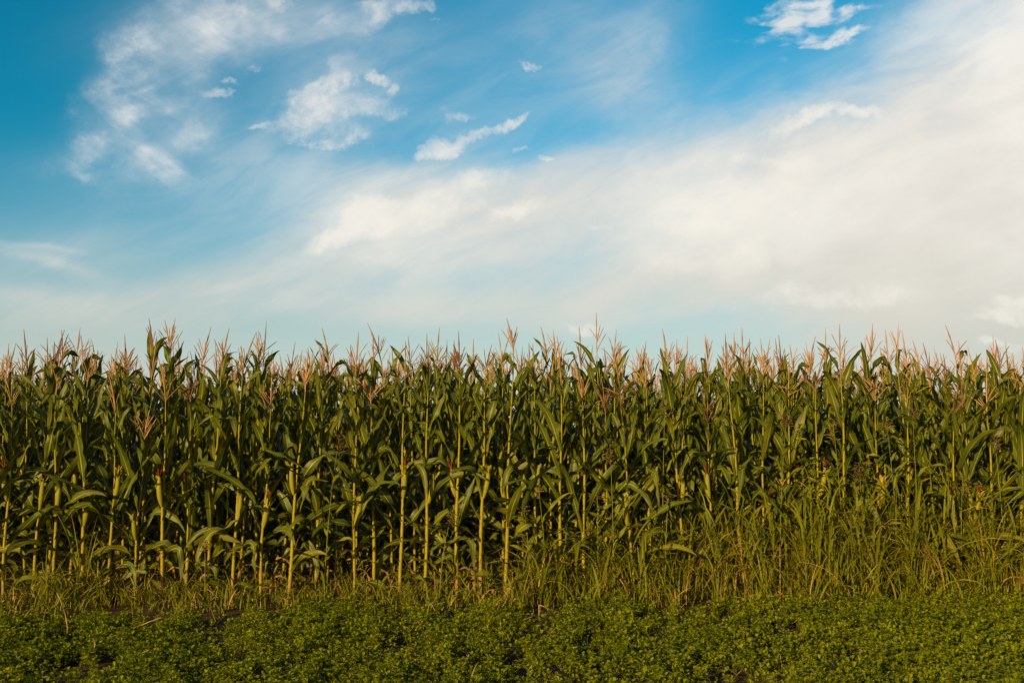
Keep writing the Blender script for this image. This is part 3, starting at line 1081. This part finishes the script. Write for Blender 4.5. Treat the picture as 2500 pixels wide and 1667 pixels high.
    wisp = total([
        (425, 75, 95, 60, 10, 1.1), (300, 108, 42, 45, 0, 0.9), (345, 165, 55, 55, 0, 0.85), (325, 235, 70, 50, -10, 0.75), (460, 155, 45, 75, 30, 0.7), (410, 265, 100, 40, -25, 0.5),
        (218, 358, 62, 30, 25, 1.2), (172, 398, 50, 17, 15, 1.1), (330, 372, 75, 42, -30, 1.15), (210, 428, 40, 14, -10, 0.8), (308, 312, 55, 40, 40, 0.7), (410, 405, 75, 26, -30, 0.5),
        (560, 60, 130, 70, 5, 0.5), (730, 80, 110, 45, 12, 0.45), (1585, 105, 45, 45, -40, 0.38), (480, 330, 120, 36, -15, 0.36), (560, 300, 100, 26, 10, 0.28),
        (240, 270, 60, 40, 30, 0.3), (520, 110, 60, 50, 0, 0.4),
    ])
    n_m = nt.noise(mapped(0.2, 1.0, 0.8, 6.1), 15.0, 5, 0.5, 0.1, '2D')
    wisp = nt.m('DIVIDE', nt.m('MULTIPLY', wisp, 1.05), nt.m('ADD', 0.90, wisp))
    wisp = nt.m('MULTIPLY', wisp, nt.ss(n_wisp, 0.30, 0.68, 0.30, 1.2))
    wisp = nt.m('MULTIPLY', wisp, nt.ss(n_m, 0.36, 0.64, 0.42, 1.15))
    wisp = nt.m('MULTIPLY', wisp, nt.ss(n_fib, 0.30, 0.70, 0.70, 1.12))
    puff = total([
        (645, 12, 60, 26, 8, 0.95), (570, 32, 45, 20, 8, 0.75), (940, 12, 80, 26, 5, 0.95), (908, 55, 45, 26, 20, 0.75), (885, 88, 34, 16, 0, 0.6), (1030, 20, 30, 14, 10, 0.6),
        (820, 178, 55, 26, 35, 1.15), (905, 180, 26, 14, 0, 0.85), (760, 225, 55, 34, 30, 1.1), (745, 290, 70, 26, 20, 1.15), (870, 262, 90, 30, 5, 0.85), (800, 322, 110, 26, 0, 0.75), (770, 347, 60, 16, 0, 0.6),
        (935, 278, 50, 14, 0, 0.55), (525, 228, 42, 11, 8, 0.85), (1268, 158, 24, 10, 0, 0.9), (945, 208, 16, 14, 45, 0.7), (1235, 298, 30, 15, 35, 1.2), (1275, 276, 28, 10, 30, 0.95),
        (1060, 368, 45, 14, 18, 1.1), (1120, 345, 55, 15, 22, 1.15), (1175, 322, 35, 10, 30, 0.9), (1125, 285, 30, 14, 20, 0.6), (1100, 262, 24, 12, 20, 0.5),
        (1275, 368, 26, 8, 0, 0.8), (1335, 380, 18, 6, 0, 0.7), (620, 305, 40, 9, 12, 0.55), (555, 195, 30, 8, 0, 0.45),
        (1460, 545, 40, 10, 12, 0.5), (1612, 548, 22, 8, 0, 0.65), (1535, 590, 60, 14, 4, 0.4), (790, 50, 30, 14, 10, 0.55), (620, 155, 26, 12, 10, 0.5), (1050, 52, 16, 8, 0, 0.5),
    ])
    puff = nt.m('DIVIDE', nt.m('MULTIPLY', puff, 1.55), nt.m('ADD', 0.65, puff))
    puffd = nt.ss(nt.m('ADD', puff, nt.m('MULTIPLY', nt.m('SUBTRACT', n_puff, 0.5), 2.0)), 0.15, 1.45)
    puffd = nt.m('MULTIPLY', puffd, nt.ss(puff, 0.03, 0.5))
    puffd = nt.m('MULTIPLY', puffd, nt.ss(n_w2, 0.36, 0.60, 0.28, 1.0))
    glow = total([                                # crisper, sunlit heads inside the white veil
        (890, 535, 45, 34, 50, 1.1), (845, 570, 85, 22, 22, 1.1), (1000, 525, 170, 40, 10, 0.75), (1270, 512, 60, 17, 14, 0.95), (1180, 430, 80, 34, 10, 0.55), (960, 640, 90, 14, 6, 0.3),
        (2070, 274, 70, 16, 4, 0.8), (1970, 300, 80, 16, 22, 0.75), (1700, 500, 55, 20, 8, 0.9), (1690, 552, 60, 20, 0, 0.95), (1850, 490, 170, 60, 12, 0.7), (1900, 390, 80, 16, 4, 0.6),
        (1780, 640, 220, 50, 4, 0.35), (2440, 770, 90, 18, 3, 0.85), (2440, 845, 60, 12, 0, 0.6), (2050, 720, 220, 30, 6, 0.5), (2480, 730, 60, 16, 8, 0.55), (1420, 805, 60, 14, 0, 0.5),
    ])
    glow = nt.m('DIVIDE', nt.m('MULTIPLY', glow, 1.5), nt.m('ADD', 0.7, glow))
    glowd = nt.ss(nt.m('ADD', glow, nt.m('MULTIPLY', nt.m('SUBTRACT', n_puff, 0.5), 1.5)), 0.06, 1.15)
    glowd = nt.m('MULTIPLY', glowd, nt.ss(glow, 0.02, 0.4))
    rip = nt.ss(nt.m('ADD', total([(1940, 45, 90, 60, 8, 1.0), (2020, 100, 55, 26, 20, 0.8), (2075, 62, 80, 18, 20, 0.8), (2060, 15, 70, 18, 10, 0.6)]), nt.m('MULTIPLY', nt.m('SUBTRACT', n_rip, 0.5), 2.6)), 0.30, 1.25)
    rip = nt.m('MULTIPLY', rip, nt.ss(total([(1980, 60, 160, 85, 10, 1.0)]), 0.15, 0.6))

    veil, wisp, puffd, glowd, rip = [nt.m('MULTIPLY', q, front0) for q in (veil, wisp, puffd, glowd, rip)]

    # clear sky: the sky model, tinted towards the photo's teal
    front = nt.ss(Y, -0.25, 0.15)                 # the photo shows only this half; towards the sun the sky stays clear and warm
    base = nt.mix(1.0, sky.outputs[0], nt.mix(front, (1.0, 0.80, 0.55), SKY_TINT), 'MULTIPLY')
    hz = nt.ss(v, 0.015, 0.42, 1.0, 0.0)
    base_s = nt.n('ShaderNodeVectorMath', operation='SCALE')
    t.links.new(base, base_s.inputs[0])
    nt.set(base_s.inputs['Scale'], nt.ss(u, -0.5, 0.15, SKY_GAIN * 0.92, SKY_GAIN * 1.16))
    col = base_s.outputs[0]
    k = 2 ** -EXPOSURE / SKY_STRENGTH
    C_ = lambda r, g, b: (r * k, g * k, b * k)
    col = nt.mix(nt.m('MULTIPLY', nt.m('POWER', hz, 2.3), nt.m('MULTIPLY', front, 0.95)), col, C_(0.65, 0.615, 0.535))
    veil = nt.m('SUBTRACT', 1.0, nt.m('POWER', 2.71828, nt.m('MULTIPLY', veil, -1.2)))
    cream = nt.mix(nt.ss(nt.m('ADD', nt.m('MULTIPLY', n_big, 0.8), nt.m('MULTIPLY', n_str, 0.2)), 0.34, 0.66), C_(0.80, 0.75, 0.675), C_(0.93, 0.885, 0.81))
    cream = nt.mix(nt.ss(v, 0.02, 0.30), C_(0.62, 0.60, 0.52), cream)
    col = nt.mix(nt.m('MULTIPLY', veil, 0.98, clamp=True), col, nt.mix(nt.ss(veil, 0.05, 0.6), nt.mix(nt.ss(v, 0.10, 0.26), C_(0.62, 0.60, 0.525), C_(0.56, 0.68, 0.74)), cream))
    col = nt.mix(nt.m('MULTIPLY', wisp, 1.0, clamp=True), col, C_(0.76, 0.78, 0.78))
    col = nt.mix(nt.m('MULTIPLY', rip, 0.85), col, C_(0.80, 0.81, 0.80))
    col = nt.mix(nt.m('MULTIPLY', puffd, 0.86), col, C_(0.84, 0.82, 0.78))
    col = nt.mix(nt.m('MULTIPLY', glowd, 0.80), col, C_(0.92, 0.88, 0.79))
    bg = nt.n('ShaderNodeBackground')
    t.links.new(col, bg.inputs[0])
    bg.inputs[1].default_value = SKY_STRENGTH
    out = nt.n('ShaderNodeOutputWorld')
    t.links.new(bg.outputs[0], out.inputs[0])
    w.cycles.sampling_method = 'MANUAL'
    w.cycles.sample_map_resolution = 512


SKY_STRENGTH = 0.10
SKY_TINT = (0.04, 1.0, 1.06)
SKY_GAIN = 0.85


def build_light():
    l = bpy.data.lights.new('sun', 'SUN')
    l.energy = 5.0
    l.angle = radians(0.5)
    l.color = (1.0, 0.70, 0.26)
    o = bpy.data.objects.new('sun', l)
    C.objects.link(o)
    s = np.array([sin(SUN_AZ) * cos(SUN_EL), cos(SUN_AZ) * cos(SUN_EL), sin(SUN_EL)])
    from mathutils import Vector
    o.rotation_euler = Vector(tuple(float(q) for q in s)).to_track_quat('Z', 'Y').to_euler()
    o.location = (-6, -10, 8)


def build_camera():
    c = bpy.data.cameras.new('camera')
    c.lens = LENS
    c.sensor_width = 36
    c.clip_end = 3000
    o = bpy.data.objects.new('camera', c)
    C.objects.link(o)
    o.location = (0, 0, CAM_H)
    o.rotation_euler = (pi / 2 + PITCH, 0, 0)
    bpy.context.scene.camera = o


build_world()
build_light()
build_camera()
build_ground()
build_field()
build_verge()
build_clover()
build_weeds()
build_dry()
sc = bpy.context.scene
sc.view_settings.view_transform = 'Standard'
sc.view_settings.look = 'None'
sc.view_settings.gamma = 1.0
sc.view_settings.exposure = EXPOSURE
sc.render.engine = 'CYCLES'
sc.cycles.max_bounces = 6
sc.cycles.transparent_max_bounces = 6
